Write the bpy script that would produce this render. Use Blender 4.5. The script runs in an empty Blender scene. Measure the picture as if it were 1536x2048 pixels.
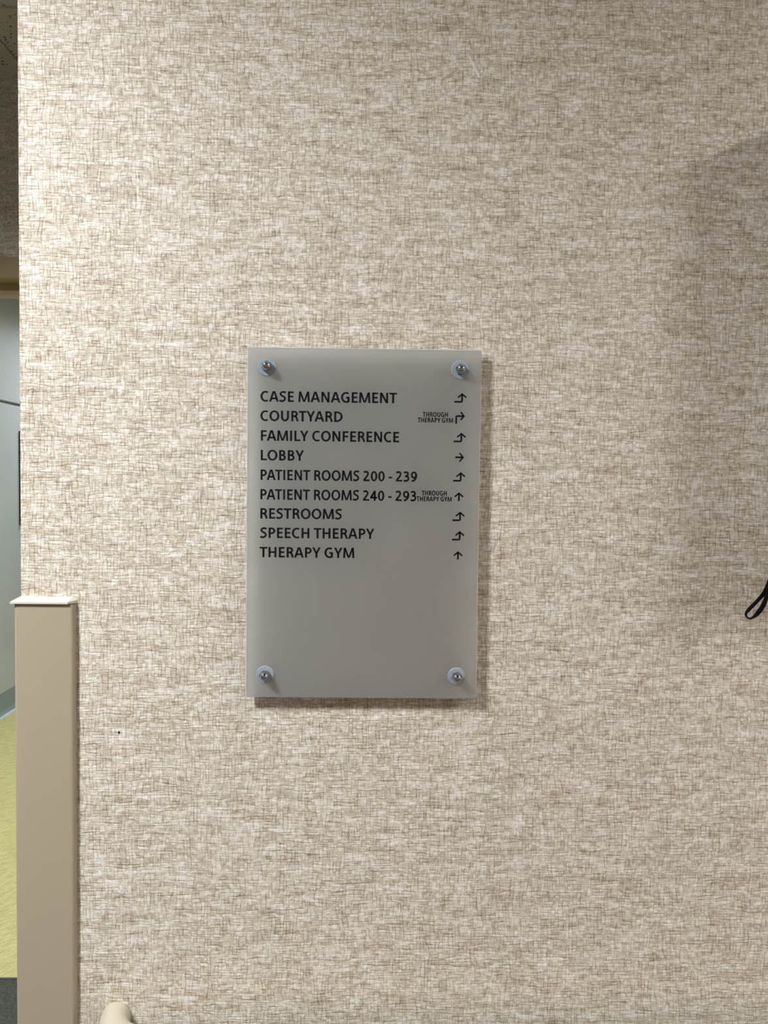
import bpy, bmesh, math, random
from mathutils import Vector, Matrix

scene = bpy.context.scene
C = scene.collection
R = math.radians

# ---------------------------------------------------------------- camera
cam_data = bpy.data.cameras.new('camera')
cam = bpy.data.objects.new('camera', cam_data)
C.objects.link(cam)
cam_data.sensor_fit = 'VERTICAL'
cam_data.sensor_height = 36.0
cam_data.sensor_width = 27.0
cam_data.lens = 1540.0 * 36.0 / 2048.0
cam_data.clip_start = 0.02
PITCH, YAW, ROLL = -0.03751, 0.01842, 0.01164
fw = Vector((math.sin(YAW) * math.cos(PITCH), math.cos(YAW) * math.cos(PITCH), math.sin(PITCH)))
rt0 = Vector((math.cos(YAW), -math.sin(YAW), 0))
up0 = rt0.cross(fw)
rt = rt0 * math.cos(ROLL) + up0 * math.sin(ROLL)
up = up0 * math.cos(ROLL) - rt0 * math.sin(ROLL)
m = Matrix((rt, up, -fw)).transposed().to_4x4()
m.translation = Vector((0, -1.02081, 1.54))
cam.matrix_world = m
scene.camera = cam

# ---------------------------------------------------------------- world, exposure, light powers
world = bpy.data.worlds.new('world')
scene.world = world
world.use_nodes = True
world.node_tree.nodes['Background'].inputs[0].default_value = (0.9, 0.95, 1.0, 1)
world.node_tree.nodes['Background'].inputs[1].default_value = 0.02
scene.view_settings.view_transform = 'Standard'
scene.view_settings.look = 'None'
scene.view_settings.gamma = 1.0
scene.view_settings.use_curve_mapping = False
scene.view_settings.exposure = -0.27
CORRIDOR_LAMPS = [  # x0, x1, y0, y1, radiance
    (-1.65, -1.04, -1.42, -0.81, 480.0),
    (2.01, 2.62, -1.42, -0.81, 122.0),
]
ROOM_LAMPS = [(-1.75, -1.14, 1.7, 2.9, 24.0), (-1.90, -1.29, 4.3, 5.5, 20.0)]
CEIL = 2.745
YD = 1.317          # plane of the doorway wall deeper in the side corridor
EDGE = -0.4593       # outside corner of the wallcovered wall
REAR = -2.55

# ---------------------------------------------------------------- node helpers
def new_mat(name):
    mt = bpy.data.materials.new(name); mt.use_nodes = True
    nt = mt.node_tree
    return mt, nt, nt.nodes['Principled BSDF']

class NG:
    def __init__(s, nt): s.nt = nt
    def n(s, t, **k):
        nd = s.nt.nodes.new(t)
        for a, b in k.items(): setattr(nd, a, b)
        return nd
    def put(s, sock, v):
        if isinstance(v, bpy.types.NodeSocket): s.nt.links.new(v, sock)
        else: sock.default_value = v
    def m(s, op, a, b=0.0, c=None, clamp=False):
        nd = s.n('ShaderNodeMath', operation=op, use_clamp=clamp)
        s.put(nd.inputs[0], a); s.put(nd.inputs[1], b)
        if c is not None: s.put(nd.inputs[2], c)
        return nd.outputs[0]
    def comb(s, x, y, z=0.0):
        nd = s.n('ShaderNodeCombineXYZ')
        s.put(nd.inputs[0], x); s.put(nd.inputs[1], y); s.put(nd.inputs[2], z)
        return nd.outputs[0]
    def noise(s, vec, scale=1.0, detail=2.0, rough=0.5):
        nd = s.n('ShaderNodeTexNoise')
        s.put(nd.inputs['Vector'], vec)
        nd.inputs['Scale'].default_value = scale
        nd.inputs['Detail'].default_value = detail
        nd.inputs['Roughness'].default_value = rough
        return nd.outputs[0]
    def white(s, vec):
        nd = s.n('ShaderNodeTexWhiteNoise', noise_dimensions='3D')
        s.put(nd.inputs['Vector'], vec)
        return nd.outputs[0]
    def ramp(s, f, stops):
        nd = s.n('ShaderNodeValToRGB')
        s.put(nd.inputs[0], f)
        el = nd.color_ramp.elements
        while len(el) < len(stops): el.new(0.5)
        for e, (p, c) in zip(el, stops):
            e.position = p; e.color = (*c, 1)
        return nd.outputs[0]
    def smooth(s, v, a, b, lo=0.0, hi=1.0):
        nd = s.n('ShaderNodeMapRange', interpolation_type='SMOOTHSTEP')
        s.put(nd.inputs[0], v)
        for i, q in enumerate((a, b, lo, hi)): nd.inputs[i + 1].default_value = q
        return nd.outputs[0]
    def mixc(s, f, a, b):
        nd = s.n('ShaderNodeMix', data_type='RGBA')
        s.put(nd.inputs[0], f)
        for i, v in ((6, a), (7, b)):
            if isinstance(v, tuple): v = (*v[:3], 1)
            s.put(nd.inputs[i], v)
        return nd.outputs[2]
    def bump(s, h, strength, dist):
        nd = s.n('ShaderNodeBump')
        nd.inputs['Strength'].default_value = strength
        nd.inputs['Distance'].default_value = dist
        s.put(nd.inputs['Height'], h)
        return nd.outputs[0]
    def pos(s):
        g = s.n('ShaderNodeNewGeometry')
        sp = s.n('ShaderNodeSeparateXYZ')
        s.nt.links.new(g.outputs['Position'], sp.inputs[0])
        return sp.outputs[0], sp.outputs[1], sp.outputs[2], g.outputs['Position']

def srgb(r, g, b):
    f = lambda c: (c / 255 / 12.92) if c / 255 <= 0.04045 else ((c / 255 + 0.055) / 1.055) ** 2.4
    return (f(r), f(g), f(b))

def plain(name, col, rough=0.5, metal=0.0, grain=None, bump=None, spec=0.5):
    mt, nt, bs = new_mat(name); g = NG(nt)
    x, y, z, p = g.pos()
    bs.inputs['Roughness'].default_value = rough
    bs.inputs['Metallic'].default_value = metal
    bs.inputs['Specular IOR Level'].default_value = spec
    if grain:
        sc, amt = grain
        nz = g.noise(p, sc, 3)
        a = tuple(max(0, c * (1 - amt)) for c in col); b = tuple(min(1, c * (1 + amt)) for c in col)
        nt.links.new(g.ramp(nz, [(0.3, a), (0.7, b)]), bs.inputs['Base Color'])
    else:
        bs.inputs['Base Color'].default_value = (*col, 1)
    if bump:
        sc, st, d = bump
        nt.links.new(g.bump(g.noise(p, sc, 3), st, d), bs.inputs['Normal'])
    return mt

# ---------------------------------------------------------------- woven vinyl wallcovering
def wallcover():
    mt, nt, bs = new_mat('woven_vinyl_wallcovering'); g = NG(nt)
    x, y, z, p = g.pos()
    u0 = g.m('ADD', x, y)
    # gentle wander of the threads
    w1 = g.m('MULTIPLY', g.m('SUBTRACT', g.noise(g.comb(u0, z, 3.1), 9.0, 1), 0.5), 0.006)
    w2 = g.m('MULTIPLY', g.m('SUBTRACT', g.noise(g.comb(u0, z, 9.7), 9.0, 1), 0.5), 0.006)
    u = g.m('ADD', u0, w1)
    v = g.m('ADD', z, w2)
    def gaps(c, o, pitch, k, seed):
        # thread lines across coordinate c, broken up along o; spacing irregular
        irr = g.m('MULTIPLY', g.noise(g.comb(g.m('MULTIPLY', c, 1.0 / pitch * 0.4), g.m('MULTIPLY', o, k * 0.25), seed), 1.0, 1), 2.4)
        t = g.m('ADD', g.m('DIVIDE', c, pitch), irr)
        fr = g.m('FRACT', t)
        d = g.m('ABSOLUTE', g.m('SUBTRACT', fr, 0.5))
        line = g.smooth(d, 0.33, 0.47)
        msk = g.smooth(g.noise(g.comb(g.m('MULTIPLY', c, 1.0 / pitch), g.m('MULTIPLY', o, k), seed + 4.4), 1.0, 1), 0.40, 0.60)
        return g.m('MULTIPLY', line, msk), g.m('FLOOR', t)
    hl, hc = gaps(v, u, 0.0041, 78.0, 1.0)     # horizontal gaps
    vl, vc = gaps(u, v, 0.0048, 88.0, 2.0)     # vertical gaps
    cell = g.white(g.comb(hc, vc, 0.0))
    nH = g.noise(g.comb(g.m('MULTIPLY', u, 70), g.m('MULTIPLY', v, 520), 0.3), 1.0, 2, 0.6)
    nV = g.noise(g.comb(g.m('MULTIPLY', u, 520), g.m('MULTIPLY', v, 100), 0.7), 1.0, 2, 0.6)
    big = g.noise(g.comb(g.m('MULTIPLY', u, 26), g.m('MULTIPLY', v, 80), 0.9), 1.0, 3, 0.65)
    streak = g.noise(g.comb(g.m('MULTIPLY', u, 13), g.m('MULTIPLY', v, 95), 4.9), 1.0, 2, 0.6)
    fine = g.noise(g.comb(u0, z, 1.0), 700.0, 1)
    def cen(a, k): return g.m('MULTIPLY', g.m('SUBTRACT', a, 0.5), k)
    t = 0.60
    for q in (cen(nH, 0.80), cen(nV, 0.60), cen(big, 0.52), cen(streak, 0.50), cen(cell, 0.28), cen(fine, 0.8)):
        t = g.m('ADD', t, q)
    t = g.m('SUBTRACT', t, g.m('MULTIPLY', hl, 0.26))
    t = g.m('SUBTRACT', t, g.m('MULTIPLY', vl, 0.26))
    t = g.m('ADD', g.m('MULTIPLY', t, 0.88), 0.065)
    col = g.ramp(t, [(0.05, srgb(128, 109, 85)), (0.34, srgb(177, 161, 138)), (0.55, srgb(201, 190, 172)), (0.74, srgb(224, 217, 203)), (1.0, srgb(246, 242, 234))])
    # small scuffs and specks that stay on the wall
    def spot(cx, cz, hx, hz, slope, soft=0.6):
        dx = g.m('SUBTRACT', u0, cx); dz = g.m('SUBTRACT', z, cz)
        dx = g.m('SUBTRACT', dx, g.m('MULTIPLY', dz, slope))
        a = g.m('POWER', g.m('DIVIDE', dx, hx), 2.0); b = g.m('POWER', g.m('DIVIDE', dz, hz), 2.0)
        return g.smooth(g.m('ADD', a, b), soft, 1.3, 1.0, 0.0)
    wm = g.m('MULTIPLY', spot(0.1275, 2.086, 0.0022, 0.013, -0.5), 0.55)
    wm2 = g.m('MULTIPLY', spot(0.1345, 2.073, 0.0016, 0.005, -0.4), 0.8)
    wm3 = g.m('MULTIPLY', spot(-0.112, 1.845, 0.0016, 0.012, 0.3), 0.4)
    wm4 = g.m('MULTIPLY', spot(0.078, 1.180, 0.007, 0.0013, 0.0), 0.45)
    for w in (wm, wm2, wm3, wm4): col = g.mixc(w, col, srgb(238, 234, 228))
    col = g.mixc(spot(-0.3310, 1.2036, 0.0016, 0.0022, 0.0), col, srgb(40, 30, 22))
    nt.links.new(col, bs.inputs['Base Color'])
    bs.inputs['Roughness'].default_value = 0.55
    bs.inputs['Specular IOR Level'].default_value = 0.35
    hgt = g.m('SUBTRACT', g.m('SUBTRACT', t, g.m('MULTIPLY', hl, 0.4)), g.m('MULTIPLY', vl, 0.3))
    nt.links.new(g.bump(hgt, 0.55, 0.0008), bs.inputs['Normal'])
    return mt

M = {}
M['wallcover'] = wallcover()
M['guard'] = plain('beige_vinyl_guard', srgb(163, 150, 127), 0.42, bump=(1400, 0.12, 0.0003))
M['cap'] = plain('cream_plastic_end_cap', srgb(206, 197, 176), 0.4)
M['rail'] = plain('cream_vinyl_handrail', srgb(180, 170, 150), 0.42, bump=(1400, 0.12, 0.0003))
M['black_print'] = plain('black_print', (0.006, 0.006, 0.006), 0.45, spec=0.2)
M['strap'] = plain('black_webbing', (0.004, 0.004, 0.004), 0.9, spec=0.1)
M['chrome'] = plain('polished_chrome', (0.48, 0.50, 0.52), 0.08, 1.0)
M['steel'] = plain('grey_steel', (0.35, 0.35, 0.36), 0.35, 1.0)
M['teal'] = plain('pale_blue_grey_paint', srgb(186, 191, 195), 0.5, grain=(2.0, 0.05))
M['teal_dark'] = plain('dark_blue_grey_trim', srgb(138, 150, 152), 0.5)
M['groove'] = plain('dark_seam_strip', srgb(62, 74, 76), 0.5)
M['white_trim'] = plain('light_edge_strip', srgb(205, 215, 220), 0.5)
M['frame_paint'] = plain('tan_painted_door_frame', srgb(172, 148, 108), 0.4)
M['ceiling_metal'] = plain('off_white_ceiling_grid', srgb(205, 195, 176), 0.5)
M['dark_board'] = plain('black_board_edge', (0.01, 0.012, 0.012), 0.5)
M['cabinet'] = plain('light_grey_painted_steel', srgb(200, 198, 192), 0.4)
M['upper_wall'] = plain('grey_green_wall_paint', srgb(128, 132, 128), 0.6)  # grey chosen for the unseen walls to cut bounce light
M['reflection_tint'] = plain('pinkish_brown_reflection_tint', srgb(196, 144, 124), 0.5, grain=(8, 0.1))
M['louver'] = plain('grey_louver_blade', srgb(120, 120, 118), 0.4)
M['wood'] = plain('brown_wood_door', srgb(140, 96, 70), 0.4, grain=(30, 0.25))
M['plain_wall'] = plain('cream_wall_paint', srgb(205, 198, 184), 0.6)

def floor_yellow():
    mt, nt, bs = new_mat('mottled_yellow_sheet_floor'); g = NG(nt)
    x, y, z, p = g.pos()
    a = g.noise(g.comb(g.m('MULTIPLY', g.m('ADD', x, y), 14), g.m('MULTIPLY', g.m('SUBTRACT', x, y), 40), 0), 1, 5, 0.7)
    b = g.noise(p, 120, 4, 0.7)
    t = g.m('ADD', g.m('MULTIPLY', a, 0.6), g.m('MULTIPLY', b, 0.4))
    nt.links.new(g.ramp(t, [(0.32, srgb(158, 150, 96)), (0.5, srgb(196, 190, 130)), (0.68, srgb(222, 218, 168))]), bs.inputs['Base Color'])
    bs.inputs['Roughness'].default_value = 0.4
    return mt
def carpet():
    mt, nt, bs = new_mat('dark_green_grey_carpet'); g = NG(nt)
    x, y, z, p = g.pos()
    a = g.noise(g.comb(g.m('MULTIPLY', g.m('ADD', x, y), 60), g.m('MULTIPLY', g.m('SUBTRACT', x, y), 220), 0), 1, 4, 0.7)
    nt.links.new(g.ramp(a, [(0.35, srgb(44, 47, 42)), (0.55, srgb(78, 82, 74)), (0.72, srgb(118, 122, 110))]), bs.inputs['Base Color'])
    bs.inputs['Roughness'].default_value = 0.95
    nt.links.new(g.bump(a, 0.8, 0.004), bs.inputs['Normal'])
    return mt
def tile_mat():
    mt, nt, bs = new_mat('pinholed_mineral_fibre_tile'); g = NG(nt)
    x, y, z, p = g.pos()
    vo = g.n('ShaderNodeTexVoronoi'); g.put(vo.inputs['Vector'], p); vo.inputs['Scale'].default_value = 85
    n = g.noise(p, 40, 3)
    hole = g.smooth(g.m('SUBTRACT', vo.outputs[0], g.m('MULTIPLY', n, 0.35)), 0.0, 0.12, 1.0, 0.0)
    nt.links.new(g.mixc(hole, srgb(206, 198, 182), srgb(60, 52, 42)), bs.inputs['Base Color'])
    bs.inputs['Roughness'].default_value = 0.9
    nt.links.new(g.bump(g.m('SUBTRACT', g.noise(p, 200, 3), hole), 0.6, 0.002), bs.inputs['Normal'])
    return mt
M['yellow'] = floor_yellow(); M['carpet'] = carpet(); M['tile'] = tile_mat()

def emit(name, col, s):
    mt = bpy.data.materials.new(name); mt.use_nodes = True; nt = mt.node_tree
    nt.nodes.clear()
    e = nt.nodes.new('ShaderNodeEmission'); o = nt.nodes.new('ShaderNodeOutputMaterial')
    e.inputs[0].default_value = (*col, 1); e.inputs[1].default_value = s
    nt.links.new(e.outputs[0], o.inputs[0]); return mt

def acrylic(name, dif, tra, kd, kt, rough, kg):
    # frosted acrylic: a matt veil, light diffused through from behind, and a soft sheen
    mt = bpy.data.materials.new(name); mt.use_nodes = True; nt = mt.node_tree; nt.nodes.clear()
    g = NG(nt)
    d = g.n('ShaderNodeBsdfDiffuse'); d.inputs[0].default_value = (*dif, 1)
    t = g.n('ShaderNodeBsdfTranslucent'); t.inputs[0].default_value = (*tra, 1)
    gl = g.n('ShaderNodeBsdfGlossy'); gl.inputs[0].default_value = (1, 1, 1, 1); gl.inputs['Roughness'].default_value = rough
    m1 = g.n('ShaderNodeMixShader'); m1.inputs[0].default_value = kt / (kd + kt)
    nt.links.new(d.outputs[0], m1.inputs[1]); nt.links.new(t.outputs[0], m1.inputs[2])
    fr = g.n('ShaderNodeFresnel'); fr.inputs[0].default_value = 1.49
    k = g.m('MULTIPLY', fr.outputs[0], kg)
    m2 = g.n('ShaderNodeMixShader'); g.put(m2.inputs[0], k)
    nt.links.new(m1.outputs[0], m2.inputs[1]); nt.links.new(gl.outputs[0], m2.inputs[2])
    o = g.n('ShaderNodeOutputMaterial'); nt.links.new(m2.outputs[0], o.inputs[0])
    return mt
M['frosted'] = acrylic('frosted_acrylic_face', (0.42, 0.44, 0.44), (0.90, 0.925, 0.93), 0.24, 0.76, 0.28, 2.0)
M['acrylic_edge'] = acrylic('polished_acrylic_edge', (0.90, 0.91, 0.90), (0.97, 0.98, 0.98), 0.35, 0.65, 0.1, 1.2)
mt = bpy.data.materials.new('clear_acrylic_back'); mt.use_nodes = True; mt.node_tree.nodes.clear()
_t = mt.node_tree.nodes.new('ShaderNodeBsdfTransparent'); _t.inputs[0].default_value = (0.94, 0.95, 0.95, 1)
_o = mt.node_tree.nodes.new('ShaderNodeOutputMaterial'); mt.node_tree.links.new(_t.outputs[0], _o.inputs[0])
M['acrylic_back'] = mt
M['clear_plastic'] = acrylic('clear_blue_tinted_plastic', (0.40, 0.45, 0.50), (0.66, 0.72, 0.78), 0.7, 0.3, 0.25, 1.3)

# ---------------------------------------------------------------- mesh helpers
def link(name, bm, mats, parent=None, smooth=False, bev=0.0):
    me = bpy.data.meshes.new(name)
    if bev: bmesh.ops.bevel(bm, geom=list(bm.edges), offset=bev, segments=2, affect='EDGES')
    bmesh.ops.recalc_face_normals(bm, faces=bm.faces)
    bm.to_mesh(me); bm.free()
    for q in (mats if isinstance(mats, (list, tuple)) else [mats]): me.materials.append(q)
    if smooth:
        for f in me.polygons: f.use_smooth = True
    o = bpy.data.objects.new(name, me); C.objects.link(o)
    if parent: o.parent = parent
    return o
def box_bm(x0, x1, y0, y1, z0, z1, bm=None):
    bm = bm or bmesh.new()
    vs = [bm.verts.new(c) for c in ((x0, y0, z0), (x1, y0, z0), (x1, y1, z0), (x0, y1, z0), (x0, y0, z1), (x1, y0, z1), (x1, y1, z1), (x0, y1, z1))]
    for f in ((0, 3, 2, 1), (4, 5, 6, 7), (0, 1, 5, 4), (1, 2, 6, 5), (2, 3, 7, 6), (3, 0, 4, 7)):
        bm.faces.new([vs[i] for i in f])
    return bm
def prism(bm, pts, z0, z1, tf=lambda x, y, z: (x, y, z)):
    a = [bm.verts.new(tf(x, y, z0)) for x, y in pts]; b = [bm.verts.new(tf(x, y, z1)) for x, y in pts]
    n = len(pts)
    bm.faces.new(a[::-1]); bm.faces.new(b)
    for i in range(n): bm.faces.new((a[i], a[(i + 1) % n], b[(i + 1) % n], b[i]))
    return bm
def lathe(profile, n=32, bm=None, origin=(0, 0, 0)):
    # profile: (radius, out) ; axis points towards the viewer (-y)
    bm = bm or bmesh.new(); ox, oy, oz = origin
    rings = []
    for r, h in profile:
        if r < 1e-6: rings.append([bm.verts.new((ox, oy - h, oz))])
        else: rings.append([bm.verts.new((ox + r * math.cos(2 * math.pi * i / n), oy - h, oz + r * math.sin(2 * math.pi * i / n))) for i in range(n)])
    for a, b in zip(rings, rings[1:]):
        for i in range(n):
            j = (i + 1) % n
            if len(a) == 1 and len(b) == 1: continue
            if len(a) == 1: bm.faces.new((a[0], b[i], b[j]))
            elif len(b) == 1: bm.faces.new((a[i], b[0], a[j]))
            else: bm.faces.new((a[i], b[i], b[j], a[j]))
    return bm
def tube(pts, rad, n=20, bm=None, ell=None, caps=True, upv=Vector((0, 0, 1))):
    bm = bm or bmesh.new(); rings = []
    pts = [Vector(p) for p in pts]
    for i, p in enumerate(pts):
        t = (pts[min(i + 1, len(pts) - 1)] - pts[max(i - 1, 0)]).normalized()
        s = t.cross(upv).normalized(); w = s.cross(t).normalized()
        ra, rb = (rad, rad) if ell is None else ell[i]
        rings.append([bm.verts.new(p + s * ra * math.cos(2 * math.pi * k / n) + w * rb * math.sin(2 * math.pi * k / n)) for k in range(n)])
    for a, b in zip(rings, rings[1:]):
        for k in range(n):
            bm.faces.new((a[k], b[k], b[(k + 1) % n], a[(k + 1) % n]))
    if caps: bm.faces.new(rings[0][::-1]); bm.faces.new(rings[-1])
    return bm
def struct(o): o['kind'] = 'structure'; return o
def thing(name, label, cat, loc=(0, 0, 0), group=None):
    o = bpy.data.objects.new(name, None); C.objects.link(o); o.location = loc
    o.empty_display_size = 0.05
    o['label'] = label; o['category'] = cat
    if group: o['group'] = group
    return o
def tag(o, label, cat, group=None):
    o['label'] = label; o['category'] = cat
    if group: o['group'] = group
    return o

# ================================================================ the shell
# the wallcovered wall with the sign; its left end is the outside corner
struct(link('wall_front', box_bm(EDGE, 3.6, 0.0, YD + 0.12, 0.0, CEIL + 0.1), M['wallcover']))
# wall with the doorway, deeper in the side corridor
DX0, DX1, DH = -2.02, -0.62, 2.199      # rough opening
bm = box_bm(-2.75, DX0, YD, YD + 0.12, 0, CEIL + 0.1)
box_bm(DX1, EDGE, YD, YD + 0.12, 0, CEIL + 0.1, bm)
box_bm(DX0, DX1, YD, YD + 0.12, DH, CEIL + 0.1, bm)
struct(link('wall_far', bm, M['wallcover']))
struct(link('wall_left', box_bm(-2.87, -2.75, REAR, YD + 0.12, 0, CEIL + 0.1), M['upper_wall']))
struct(link('wall_rear', box_bm(-2.87, 3.72, REAR - 0.12, REAR, 0, CEIL + 0.1), M['upper_wall']))
struct(link('wall_rear_tint_panel', box_bm(-0.35, 3.6, REAR, REAR + 0.02, 0.1, 1.34), M['reflection_tint']))  # added unseen panel: tints the plate's reflection and cuts bounce light
struct(link('wall_right', box_bm(3.6, 3.72, REAR, 0.0, 0, CEIL + 0.1), M['wallcover']))
struct(link('floor', box_bm(-2.87, 3.72, REAR - 0.12, YD, -0.1, 0.0), M['carpet']))
struct(link('floor_room', box_bm(-2.6, 0.3, YD, 7.3, -0.1, 0.0), M['yellow']))
# the pale room beyond
TX = -2.386
struct(link('wall_room_left', box_bm(TX - 0.12, TX, YD + 0.12, 7.2, 0, CEIL + 0.1), M['teal']))
struct(link('wall_room_back', box_bm(TX - 0.12, 0.2, 7.2, 7.32, 0, CEIL + 0.1), M['teal']))
struct(link('wall_room_right', box_bm(0.1, 0.2, YD + 0.12, 7.2, 0, CEIL + 0.1), M['teal']))
struct(link('ceiling_room', box_bm(TX - 0.12, 0.2, YD + 0.12, 7.32, CEIL, CEIL + 0.1), M['plain_wall']))
struct(link('trim_1', box_bm(TX, TX + 0.006, YD + 0.12, 7.2, 2.036, 2.048), M['groove']))
# coved base of the pale room, with its light foot
bm = bmesh.new()
prof = [(0, 0.0), (0.022, 0.0), (0.012, 0.012), (0.006, 0.03), (0.004, 0.145), (0, 0.148)]
a = [bm.verts.new((TX + x, YD + 0.12, z)) for x, z in prof]; b = [bm.verts.new((TX + x, 7.2, z)) for x, z in prof]
for i in range(len(prof)): bm.faces.new((a[i], a[(i + 1) % 6], b[(i + 1) % 6], b[i]))
bm.faces.new(a); bm.faces.new(b)
struct(link('baseboard_left', bm, M['teal_dark']))
struct(link('trim_2', box_bm(TX + 0.022, TX + 0.045, YD + 0.12, 7.2, 0.0, 0.004), M['white_trim']))

# hollow metal door frame in the far wall
door = bpy.data.objects.new('door_1', None); C.objects.link(door); door.location = (DX0, YD, 0); door['kind'] = 'structure'
def dpart(name, bm, mt, bev=0.0):
    o = link(name, bm, mt, door, bev=bev); o.location = -door.location; return o
y0 = YD - 0.006
dpart('head_casing', box_bm(DX0, DX1, y0, YD + 0.068, 2.137, DH), M['frame_paint'])
dpart('head_stop', box_bm(DX0, DX1, YD + 0.068, YD + 0.13, 2.106, DH), M['frame_paint'])
for xa, xb, sa, sb in ((DX0, DX0 + 0.06, DX0, DX0 + 0.078), (DX1 - 0.06, DX1, DX1 - 0.078, DX1)):
    dpart('jamb', box_bm(xa, xb, y0, YD + 0.068, 0, 2.137), M['frame_paint'])
    dpart('jamb_stop', box_bm(sa, sb, YD + 0.068, YD + 0.13, 0, 2.106), M['frame_paint'])
struct(link('trim_3', box_bm(DX0 + 0.06, DX1 - 0.06, YD - 0.004, YD + 0.004, 0.0, 0.002), M['groove']))
# base along the corridor walls
def base(name, *b): struct(link(name, box_bm(*b), M['groove']))
base('baseboard_front', -0.388, 3.6, -0.006, 0, 0, 0.1)
base('baseboard_rear', -2.75, 3.6, REAR, REAR + 0.006, 0, 0.1)

# suspended ceiling: slab, tiles, T-bars
slab = struct(link('ceiling', box_bm(-2.87, 3.72, REAR - 0.12, YD + 0.12, CEIL + 0.1, CEIL + 0.15), M['plain_wall']))
P = 0.61
gx = [-2.75] + [-1.04 + P * k for k in range(-2, 8)] + [3.6]
gy = [REAR] + [-2.03 + P * k for k in range(0, 6)] + [YD]
lampcells = [(l[0] - 0.01, l[1] + 0.01, l[2] - 0.01, l[3] + 0.01) for l in CORRIDOR_LAMPS]
def inlamp(x0, x1, ya, yb):
    cx, cy = (x0 + x1) / 2, (ya + yb) / 2
    return any(a < cx < b and c < cy < d for a, b, c, d in lampcells)
tile_mesh = {}
for i in range(len(gx) - 1):
    for j in range(len(gy) - 1):
        x0, x1, ya, yb = gx[i], gx[i + 1], gy[j], gy[j + 1]
        if (ya + yb) / 2 > 0 and x0 > EDGE - 0.05: continue
        if inlamp(x0, x1, ya, yb): continue
        key = (round(x1 - x0, 3), round(yb - ya, 3))
        w, d = x1 - x0 - 0.004, yb - ya - 0.004
        if key not in tile_mesh:
            o = link('ceiling_tile', box_bm(-w / 2, w / 2, -d / 2, d / 2, 0, 0.016), M['tile'], slab)
            tile_mesh[key] = o.data
        else:
            o = bpy.data.objects.new('ceiling_tile', tile_mesh[key]); C.objects.link(o); o.parent = slab
        o.location = ((x0 + x1) / 2, (ya + yb) / 2, CEIL)
def bar(x0, x1, ya, yb):
    link('grid_bar', box_bm(x0, x1, ya, yb, CEIL - 0.006, CEIL), M['ceiling_metal'], slab)
for x in gx[1:-1]:
    bar(x - 0.012, x + 0.012, REAR, YD if x < EDGE - 0.01 else 0.0)
for y in gy[1:-1]:
    bar(-2.75, EDGE if y > 0 else 3.6, y - 0.012, y + 0.012)
def angle(x0, x1, ya, yb, n):
    link('wall_angle', box_bm(x0, x1, ya, yb, CEIL - 0.008, CEIL), M['ceiling_metal'], slab)
angle(-2.75, EDGE, YD - 0.024, YD, 0)
angle(-0.43, 3.6, -0.024, 0.0, 0)
angle(EDGE - 0.024, EDGE, -0.01, YD, 0)
angle(-2.75, 3.6, REAR, REAR + 0.024, 0)

# ---------------------------------------------------------------- unseen ceiling lights, added to account for the lighting
def troffer(x0, x1, ya, yb, s, label, col=(1.0, 0.98, 0.955), drop=0.0, half=None, z=0.066, ox=0.0, oy=0.0):
    t = thing('ceiling_light', label, 'light', ((x0 + x1) / 2, (ya + yb) / 2, CEIL - drop), 'added ceiling lights')
    w, d = (x1 - x0) / 2 - 0.004, (yb - ya) / 2 - 0.004
    bm = bmesh.new(); k = 0.03 if half is None else w - half; kd = 0.03 if half is None else d - half
    for a in ((-w, w, -d, -d + kd + oy), (-w, w, d - kd + oy, d), (-w, -w + k + ox, -d + kd + oy, d - kd + oy), (w - k + ox, w, -d + kd + oy, d - kd + oy)):
        box_bm(*a, -0.004, 0.09, bm)
    link('lamp_frame', bm, M['ceiling_metal'], t)
    q = 0.0 if half is None else 0.025
    link('diffuser', box_bm(-w + k + q + ox, w - k - q + ox, -d + kd + q + oy, d - kd - q + oy, z, z + 0.012), emit('lamp_diffuser', col, s), t)
    if half: link('reflector', box_bm(-half + ox, half + ox, -half + oy, half + oy, z + 0.012, z + 0.016), M['louver'], t)
troffer(*CORRIDOR_LAMPS[0], 'unseen square recessed downlight above the left end of the wallcovered wall', (0.95, 0.985, 1.04), half=0.17, z=0.055, ox=0.10, oy=0.125)
troffer(*CORRIDOR_LAMPS[1], 'unseen recessed ceiling light panel to the right of the black strap', (0.96, 0.98, 1.01))
troffer(*ROOM_LAMPS[0], 'unseen ceiling light panel just inside the doorway, over the yellow floor', (1.0, 1.0, 0.93), 0.082)
troffer(*ROOM_LAMPS[1], 'unseen ceiling light panel deeper in the blue-grey room, near its left wall', (0.9, 0.98, 1.0), 0.082)

# thin dark board on the pale wall
nb = thing('notice_board', 'thin dark board on the blue-grey wall, seen edge-on past the wallcovered wall', 'board', (TX, 4.6, 1.545))
link('frame', box_bm(0, 0.018, -0.34, 0.34, -0.32, 0.32), M['dark_board'], nb, bev=0.002)
link('board_face', box_bm(0.0175, 0.0195, -0.31, 0.31, -0.29, 0.29), M['groove'], nb)

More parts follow.
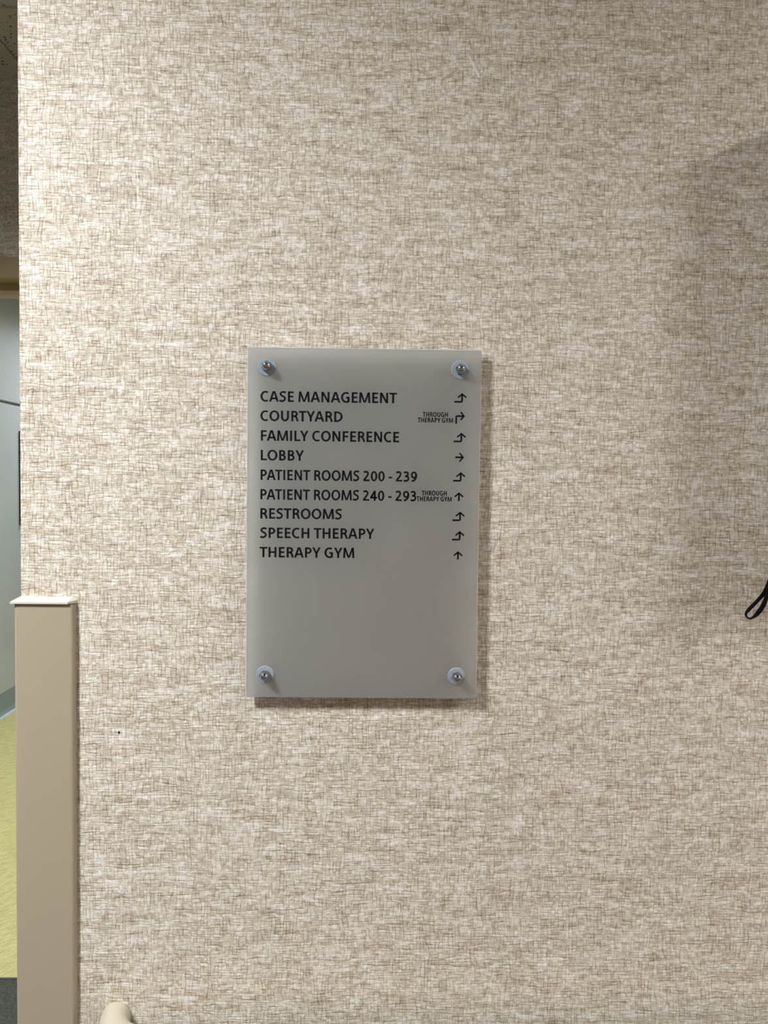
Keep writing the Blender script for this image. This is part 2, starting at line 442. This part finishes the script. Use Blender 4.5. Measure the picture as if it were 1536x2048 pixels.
# ================================================================ corner guard
GT = 1.3758
cg = thing('corner_guard', 'tall beige vinyl corner guard with a cream cap on the wall corner at left', 'corner guard', (EDGE, 0, 0))
OX, OY, RT, YB = -0.4658, -0.0080, -0.3868, 0.076
pl = []
def arc(cx, cy, r, a0, a1, n=7):
    return [(cx + r * math.cos(R(a0 + (a1 - a0) * i / n)), cy + r * math.sin(R(a0 + (a1 - a0) * i / n))) for i in range(n + 1)]
e = 0.0003
pl += [(EDGE - e, -e), (EDGE - e, YB)]
pl += [(OX + 0.002, YB)] + arc(OX + 0.004, YB - 0.006, 0.004, 120, 180, 3)
pl += arc(OX + 0.0045, OY + 0.0045, 0.0045, 180, 270)
pl += arc(RT - 0.0055, OY + 0.0055, 0.0055, 270, 360)
pl += [(RT, -e)]
bm = bmesh.new(); prism(bm, pl, 0.0, GT)
o = link('guard_cover', bm, M['guard'], cg); o.location = (-EDGE, 0, 0)
# cap : sloping top, thin front lip
bm = bmesh.new()
plan = [(-0.4691, -0.0112), (-0.3943, -0.0112), (-0.3855, -0.0002), (EDGE - e, -0.0002), (EDGE - e, 0.077), (-0.4691, 0.077)]
zl = [1.3792, 1.3792, 1.3810, 1.3852, 1.3852, 1.3792]
lo = [bm.verts.new((x, y, 1.3767)) for x, y in plan]; hi = [bm.verts.new((x, y, z)) for (x, y), z in zip(plan, zl)]
# inner ridge points so the slope is even along the front
r1 = bm.verts.new((-0.3898, -0.0004, 1.3852)); 
for i in range(6):
    j = (i + 1) % 6
    if i == 2: bm.faces.new((lo[2], lo[3], hi[3], r1, hi[2]))
    else: bm.faces.new((lo[i], lo[j], hi[j], hi[i]))
bm.faces.new(lo[::-1]); bm.faces.new((hi[0], hi[1], r1, hi[3])); bm.faces.new((hi[1], hi[2], r1)); bm.faces.new((hi[0], hi[3], hi[4], hi[5]))
o = link('end_cap', bm, M['cap'], cg); o.location = (-EDGE, 0, 0); o['label'] = 'cream end cap on top of the guard'
# black strip standing in for the shadow line under the cap
bm = bmesh.new(); prism(bm, [(x * 1.0 + (0.0012 if x < -0.45 else -0.0015), min(y + 0.0012, YB)) if y < 0.05 else (x, y - 0.001) for x, y in [(OX, OY), (RT, OY), (RT, -0.0014), (EDGE - e, -0.0014), (EDGE - e, YB), (OX + 0.001, YB)]], GT, 1.3767)
o = link('shadow_line', bm, M['dark_board'], cg); o.location = (-EDGE, 0, 0)

# ================================================================ handrail (only its returned end shows)
hr = thing('handrail', 'cream wall handrail whose rounded end turns into the wall beside the corner guard', 'handrail', (-0.3342, 0, 0.8163))
HX = -0.3342
pts = [(HX, -0.0005, 0.8163), (HX, -0.002, 0.8163), (HX, -0.004, 0.8163)]
for i in range(1, 11):
    a = R(9 * i); pts.append((HX + 0.042 * (1 - math.cos(a)), -0.004 - 0.046 * math.sin(a), 0.8163))
# the returned end widens into the elbow
rail_pts = pts
o = link('end_return', tube(rail_pts, 0.0195, 32, ell=[(0.0195, 0.0195)] * len(rail_pts)), M['rail'], hr, smooth=True); o.location = -hr.location
o = link('rail', tube([(pts[-1][0], -0.050, 0.8163), (1.5, -0.050, 0.8163), (3.2, -0.050, 0.8163)], 0.0192, 32), M['rail'], hr, smooth=True); o.location = -hr.location
for bx in (0.4, 1.4, 2.4, 3.1):
    o = link('bracket', tube([(bx, -0.0005, 0.78), (bx, -0.035, 0.78), (bx, -0.052, 0.80)], 0.008, 12), M['steel'], hr, smooth=True); o.location = -hr.location

# ================================================================ the directory sign
SX, SZ, SW, SH = -0.16123, 1.25598, 0.3048, 0.45875
GAP, TH = 0.0085, 0.0045
sign = thing('directory_sign', 'frosted acrylic directory sign with black room names and arrows, held by chrome nuts', 'sign', (SX, 0, SZ))
bm = box_bm(0, SW, -(GAP + TH), -GAP, 0, SH)
bmesh.ops.bevel(bm, geom=list(bm.edges), offset=0.0010, segments=1, affect='EDGES')
bm.faces.ensure_lookup_table()
for f in bm.faces:
    f.normal_update()
    f.material_index = 0 if f.normal.y < -0.99 else (2 if f.normal.y > 0.99 else 1)
link('panel', bm, [M['frosted'], M['acrylic_edge'], M['acrylic_back']], sign)

# ---- lettering: a humanist capital alphabet drawn as strokes, cap height 674
S, B = 106, 90
def rect(x0, y0, x1, y1): return [(x0, y0), (x1, y0), (x1, y1), (x0, y1)]
def para(b0, b1, yb, t0, t1, yt): return [(b0, yb), (b1, yb), (t1, yt), (t0, yt)]
def ring(cx, cy, rx, ry, a0, a1, wv=S, wh=B, n=None):
    n = n or max(8, int(abs(a1 - a0) / 9)); out = []
    P_ = [(cx + rx * math.cos(R(a0 + (a1 - a0) * i / n)), cy + ry * math.sin(R(a0 + (a1 - a0) * i / n))) for i in range(n + 1)]
    Q_ = [(cx + (rx - wv) * math.cos(R(a0 + (a1 - a0) * i / n)), cy + (ry - wh) * math.sin(R(a0 + (a1 - a0) * i / n))) for i in range(n + 1)]
    for i in range(n): out.append([P_[i], P_[i + 1], Q_[i + 1], Q_[i]])
    return out
def spline(pts, n=6):
    out = []
    for i in range(len(pts) - 1):
        p0 = pts[max(i - 1, 0)]; p1 = pts[i]; p2 = pts[i + 1]; p3 = pts[min(i + 2, len(pts) - 1)]
        for k in range(n):
            t = k / n
            out.append(tuple(0.5 * ((2 * b) + (-a + c) * t + (2 * a - 5 * b + 4 * c - d) * t * t + (-a + 3 * b - 3 * c + d) * t ** 3) for a, b, c, d in zip(p0, p1, p2, p3)))
    out.append(pts[-1]); return out
def stroke(pts, w=98):
    p = spline(pts); L_, R_ = [], []
    for i in range(len(p)):
        a = p[max(i - 1, 0)]; b = p[min(i + 1, len(p) - 1)]
        dx, dy = b[0] - a[0], b[1] - a[1]; l = math.hypot(dx, dy) or 1
        nx, ny = -dy / l * w / 2, dx / l * w / 2
        L_.append((p[i][0] + nx, p[i][1] + ny)); R_.append((p[i][0] - nx, p[i][1] - ny))
    return [[L_[i], L_[i + 1], R_[i + 1], R_[i]] for i in range(len(p) - 1)]
def glyphs(S, B, D):
    # S stem, B bar, D half the extra width of slanted strokes
    def st(x): return rect(x, 0, x + S, 674)
    def ring_(cx, cy, rx, ry, a0, a1, wv=None, wh=None): return ring(cx, cy, rx, ry, a0, a1, wv or S, wh or B)
    def sk(p, k=0): return stroke(p, (S + B) / 2 + k)
    return {
 'A': (634, [para(4, 118 + 2 * D, 0, 245 - D, 350 + D, 674), para(516 - 2 * D, 630, 0, 284 - D, 389 + D, 674), rect(120, 156, 510, 156 + B)]),
 'B': (560, [st(75), rect(150, 674 - B, 285, 674), rect(150, 350 - B / 2, 300, 350 + B / 2), rect(150, 0, 290, B)] + ring_(282, 497, 198, 177, -90, 90) + ring_(290, 198, 226, 198, -90, 90)),
 'C': (588, ring_(362, 337, 328, 350, 56, 304, S + 5, B + 4)),
 'D': (680, [st(75), rect(150, 674 - B, 262, 674), rect(150, 0, 262, B)] + ring_(258, 337, 374, 337, -90, 90, S + 5, B)),
 'E': (508, [st(75), rect(150, 674 - B, 454, 674), rect(150, 344 - B / 2, 432, 344 + B / 2), rect(150, 0, 466, B)]),
 'F': (500, [st(75), rect(150, 674 - B, 456, 674), rect(150, 336 - B / 2, 434, 336 + B / 2)]),
 'G': (654, ring_(368, 337, 334, 350, 55, 298, S + 5, B + 4) + [rect(594 - S, 38, 594, 376), rect(365, 376 - B, 594, 376), [(594 - S, 34), (594, 42), (520, 8), (440, -8), (440, 70)]]),
 'H': (672, [st(75), st(597 - S), rect(150, 341 - B / 2, 520, 341 + B / 2)]),
 'I': (150 + S, [st(75)]),
 'L': (484, [st(75), rect(150, 0, 466, B)]),
 'M': (824, [para(38, 38 + S, 0, 84, 196 + D, 674), para(786 - S, 786, 0, 628 - D, 740, 674), para(352 - D, 444 + D, 20, 90, 208 + D, 674), para(380 - D, 472 + D, 20, 616 - D, 734, 674)]),
 'N': (676, [rect(75, 0, 68 + S, 674), rect(608 - S, 0, 601, 674), para(476 - D, 601, 0, 75, 200 + D, 674)]),
 'O': (706, ring_(353, 337, 322, 350, 0, 360, S + 6, B + 4)),
 'P': (550, [st(75), rect(150, 674 - B, 285, 674), rect(150, 252, 285, 252 + B)] + ring_(278, 463, 236, 211, -90, 90)),
 'R': (566, [st(75), rect(150, 674 - B, 285, 674), rect(150, 282, 300, 282 + B)] + ring_(278, 478, 224, 196, -90, 90) + sk([(290, 324), (375, 290), (424, 200), (462, 90), (496, -2)], 4)),
 'S': (510, sk([(444, 584), (372, 620), (282, 630), (188, 608), (126, 555), (112, 490), (146, 428), (218, 380), (302, 340), (372, 286), (398, 205), (370, 122), (295, 64), (200, 42), (115, 56), (42, 92)])),
 'T': (508, [rect(4, 674 - B, 504, 674), rect(254 - S / 2, 0, 254 + S / 2, 600)]),
 'U': (664, [rect(72, 270, 72 + S, 674), rect(592 - S, 270, 592, 674)] + ring_(332, 278, 260, 289, 180, 360, S, B + 4)),
 'Y': (562, [rect(281 - S / 2, 0, 281 + S / 2, 300), para(281 - S / 2, 281 + S / 2, 262, 2, 122 + 2 * D, 674), para(281 - S / 2, 281 + S / 2, 262, 440 - 2 * D, 560, 674)]),
 '0': (530, ring_(265, 325, 232, 336, 0, 360, S, B)),
 '2': (530, sk([(62, 562), (140, 602), (232, 612), (322, 582), (362, 500), (342, 410), (275, 300), (180, 185), (112, 105), (80, 50)]) + [rect(42, 0, 484, B)]),
 '3': (530, sk([(72, 566), (150, 600), (245, 608), (332, 572), (358, 492), (325, 408), (245, 364), (155, 356)], -4) + sk([(155, 348), (265, 342), (355, 300), (390, 205), (360, 108), (275, 54), (165, 42), (56, 78)], -4)),
 '4': (530, [rect(414 - S, 0, 414, 650), [(16, 146), (135, 146), (340, 545), (340, 650), (280, 650), (16, 232)], rect(16, 146, 504, 146 + B)]),
 '9': (530, ring_(254, 430, 222, 232, 0, 360) + sk([(418, 460), (412, 340), (372, 208), (290, 110), (190, 54), (98, 44)])),
 '-': (316, [rect(34, 250 - B / 2, 282, 250 + B / 2)]),
 ' ': (206, []),
}
def layout(txt, G):
    polys, x, xs = [], 0, []
    kern = {('T', 'Y'): -10, ('Y', 'A'): -40, ('P', 'A'): -45, ('A', 'T'): -40, ('L', 'Y'): -40, ('L', 'O'): -10, ('F', 'A'): -40, ('A', 'P'): 0, ('P', 'Y'): -10, ('R', 'T'): -10, ('A', 'Y'): -40}
    for i, ch in enumerate(txt):
        w, ps = G[ch]
        if i: x += kern.get((txt[i - 1], ch), 0)
        for p in ps:
            q = [(a + x, b) for a, b in p]; polys.append(q); xs += [a for a, b in q]
        x += w
    return polys, min(xs), max(xs)
YF = -(GAP + TH)
GB = glyphs(136, 110, 12)
GS = glyphs(148, 118, 16)
def put_polys(bm, polys, sx, sz, ox, oz):
    for p in polys:
        q = [(ox + a * sx, oz + b * sz) for a, b in p]
        prism(bm, q, YF - 0.00012, YF + 0.0001, lambda x, y, z: (x / 1000.0 if False else x, z, y))
def text_line(lines, name, label):
    bm = bmesh.new()
    for txt, xl, xr, zb, cap in lines:
        polys, a, b = layout(txt, GS if cap < 8 else GB)
        sx = (xr - xl) / (b - a); sz = cap / 674
        put_polys(bm, polys, sx / 1000, sz / 1000, (xl - a * sx) / 1000, zb / 1000)
    o = link(name, bm, M['black_print'], sign); o['label'] = label; return o
rows = [('CASE MANAGEMENT', 17.6, 195.0, 388.1), ('COURTYARD', 17.6, 124.6, 363.0), ('FAMILY CONFERENCE', 18.4, 198.5, 337.4),
        ('LOBBY', 18.4, 74.6, 311.9), ('PATIENT ROOMS 200 - 239', 18.3, 222.6, 286.3), ('PATIENT ROOMS 240 - 293', 18.3, 221.8, 260.8),
        ('RESTROOMS', 18.3, 124.8, 235.9), ('SPEECH THERAPY', 17.8, 167.5, 210.6), ('THERAPY GYM', 17.6, 141.7, 185.2)]
for t, a, b, z in rows:
    text_line([(t, a, b, z, 13.6)], 'lettering', 'black lettering ' + t)
text_line([('THROUGH', 228.9, 261.9, 371.0, 6.35), ('THERAPY GYM', 222.4, 268.7, 363.8, 6.2)], 'small_lettering', 'small black lettering THROUGH THERAPY GYM in the courtyard row')
text_line([('THROUGH', 228.8, 261.8, 268.4, 6.35), ('THERAPY GYM', 222.3, 268.4, 260.9, 6.2)], 'small_lettering', 'small black lettering THROUGH THERAPY GYM in the patient rooms 240 row')
# ---- arrows (millimetres in the plate)
def seg(a, b, w):
    dx, dy = b[0] - a[0], b[1] - a[1]; l = math.hypot(dx, dy); nx, ny = -dy / l * w / 2, dx / l * w / 2
    return [(a[0] + nx, a[1] + ny), (b[0] + nx, b[1] + ny), (b[0] - nx, b[1] - ny), (a[0] - nx, a[1] - ny)]
def disc(c, r): return [(c[0] + r * math.cos(R(30 * i)), c[1] + r * math.sin(R(30 * i))) for i in range(12)]
def arrow(polys, label):
    bm = bmesh.new(); put_polys(bm, polys, 0.001, 0.001, 0, 0)
    o = link('arrow', bm, M['black_print'], sign); o['label'] = label
def head(tip, d, arm=5.6, w=1.95):
    # d = direction unit (0,1) up or (1,0) right
    tx, tz = tip; out = []
    sx, sz = (1, 0) if d == (0, 1) else (0, 1)
    k = 0.9
    t = (tx - d[0] * k, tz - d[1] * k)
    for s in (-1, 1):
        e_ = (tx - d[0] * (arm + k * 0.4) + sx * s * arm, tz - d[1] * (arm + k * 0.4) + sz * s * arm)
        out.append(seg((t[0] - sx * s * 0.45 , t[1] - sz * s * 0.45), e_, w))
    if d == (0, 1): out.append([(tx, tz), (tx - 1.3, tz - 1.35), (tx, tz - 2.4), (tx + 1.3, tz - 1.35)])
    else: out.append([(tx, tz), (tx - 1.35, tz + 1.3), (tx - 2.4, tz), (tx - 1.35, tz - 1.3)])
    return out
WS = 2.25
for i, (xs_, tip, nm) in enumerate([(280.0, 402.6, 'case management'), (279.8, 351.0, 'family conference'), (279.8, 299.6, 'patient rooms 200'), (279.7, 247.8, 'restrooms'), (279.6, 222.3, 'speech therapy')]):
    zb = tip - 11.4
    arrow([seg((xs_, tip - 1), (xs_, zb + 0.9), WS), seg((xs_ - 10.0, zb), (xs_ - 0.9, zb), WS), disc((xs_ - 0.9, zb + 0.9), 1.85)[:0] or
           [(xs_ - 0.95, zb - 0.95), (xs_ + 0.1, zb - 0.75), (xs_ + 0.75, zb - 0.1), (xs_ + 0.95, zb + 0.95), (xs_ - 0.95, zb + 0.95)]] + head((xs_, tip), (0, 1)), 'arrow turning right then up, ' + nm + ' row')
arrow([seg((272.7, 362.6), (272.7, 371.7), WS), seg((273.6, 372.6), (283, 372.6), WS),
       [(271.75, 371.65), (271.95, 372.7), (272.6, 373.35), (273.65, 373.55), (273.65, 371.65)]] + head((284.1, 372.6), (1, 0), 5.3), 'arrow going up then right in the courtyard row')
arrow([seg((272.2, 318.85), (283, 318.85), WS)] + head((283.7, 318.85), (1, 0)), 'straight arrow pointing right in the lobby row')
arrow([seg((277.8, 261.6), (277.8, 272), WS)] + head((277.8, 273.1), (0, 1)), 'straight arrow pointing up in the patient rooms 240 row')
arrow([seg((277.7, 184.7), (277.7, 194.6), WS)] + head((277.7, 195.7), (0, 1)), 'straight arrow pointing up in the therapy gym row')

# ---- fixings: clear washer, chrome acorn nut in front, spacer behind
fix = [(26.1, 433.1, 24.6), (277.3, 432.6, 24.3), (25.8, 30.2, 23.6), (278.0, 29.9, 23.2)]
for k, (fx, fz, dia) in enumerate(fix):
    fx /= 1000; fz /= 1000; r = dia / 2000
    link('spacer', lathe([(0, 0.0002), (0.008, 0.0002), (0.008, GAP), (0, GAP)], 24, None, (fx, 0, fz)), M['clear_plastic'], sign, smooth=False)
    w = lathe([(0, 0.0), (r, 0.0), (r, 0.0009), (r - 0.0007, 0.0016), (0, 0.0016)], 40, None, (fx, YF, fz))
    link('washer', w, M['clear_plastic'], sign)
    # acorn nut
    bm = bmesh.new(); y1 = YF - 0.0016
    hx = [(fx + 0.0071 * math.cos(R(60 * i + 30 + 13 * k)), fz + 0.0071 * math.sin(R(60 * i + 30 + 13 * k))) for i in range(6)]
    prism(bm, hx, y1, y1 - 0.0064, lambda x, y, z: (x, z, y))
    bmesh.ops.bevel(bm, geom=list(bm.edges), offset=0.0006, segments=2, affect='EDGES')
    nut = link('cap_nut', bm, M['chrome'], sign)
    prof = [(0.0058, 0.0), (0.0056, 0.0012)] + [(0.0054 * math.cos(R(a)), 0.0020 + 0.0050 * math.sin(R(a))) for a in range(0, 90, 10)] + [(0, 0.0070)]
    link('dome', lathe(prof, 28, None, (fx, y1 - 0.0062, fz)), M['chrome'], nut, smooth=True)

# ================================================================ things at the right edge
cab = thing('shadow_cabinet', 'added shallow light grey wall cabinet just beyond the right edge, casting the soft shadow and holding the black strap', 'cabinet', (0.546, 0, 1.46))  # unseen box added to cast the soft wall shadow; its identity is guessed
link('body', box_bm(0, 0.4, -0.090, -0.0005, 0, 0.560), M['cabinet'], cab, bev=0.002)
link('door', box_bm(0.006, 0.394, -0.094, -0.0902, 0.006, 0.554), M['cabinet'], cab, bev=0.001)

path = [(0.5600, 1.5200), (0.5415, 1.4853), (0.5300, 1.4527), (0.5212, 1.4266), (0.5138, 1.4063), (0.5031, 1.3925), (0.4932, 1.3820), (0.4890, 1.3762), (0.4905, 1.3716),
        (0.4958, 1.3706), (0.5035, 1.3772), (0.5110, 1.3887), (0.5146, 1.4004), (0.5168, 1.4135), (0.5212, 1.4299), (0.5310, 1.4560), (0.5430, 1.4853), (0.5605, 1.5150)]
path = [(x * 0.9942, 1.54 + (z - 1.54) * 0.9942) for x, z in path]
wid = [3, 3, 3, 3, 2.9, 2.5, 2.5, 1.7, 1.1, 1.4, 3.0, 3.2, 2.9, 2.6, 2.6, 2.8, 3, 3]
yy = [-0.042] * 7 + [-0.0425, -0.043, -0.0435] + [-0.044] * 8
sp = spline([(p[0], p[1], y, w) for p, y, w in zip(path, yy, wid)], 5)
pts3 = [(a, y, b) for a, b, y, w in sp]
bm = tube(pts3, 0, 12, ell=[(0.0007, w / 1000) for a, b, y, w in sp], upv=Vector((0, 1, 0)))
bm.free()
# flat webbing: wide across the view, thin in depth, narrowing where it turns
bm = bmesh.new(); rings = []
for i, (a, b, y, w) in enumerate(sp):
    p0 = sp[max(i - 1, 0)]; p1 = sp[min(i + 1, len(sp) - 1)]
    t = Vector((p1[0] - p0[0], 0, p1[1] - p0[1])).normalized(); s = Vector((-t.z, 0, t.x)); c = Vector((a, y, b)); hw = w / 1000; hd = 0.0006 + max(0, 0.003 - hw) * 0.8
    rings.append([bm.verts.new(c + s * hw * math.cos(R(45 * k)) + Vector((0, 1, 0)) * hd * math.sin(R(45 * k))) for k in range(8)])
for a, b in zip(rings, rings[1:]):
    for k in range(8): bm.faces.new((a[k], b[k], b[(k + 1) % 8], a[(k + 1) % 8]))
bm.faces.new(rings[0]); bm.faces.new(rings[-1])
tag(link('strap', bm, M['strap'], smooth=True), 'narrow black strap hanging in a loop in front of the wallcovering at the right edge', 'strap')
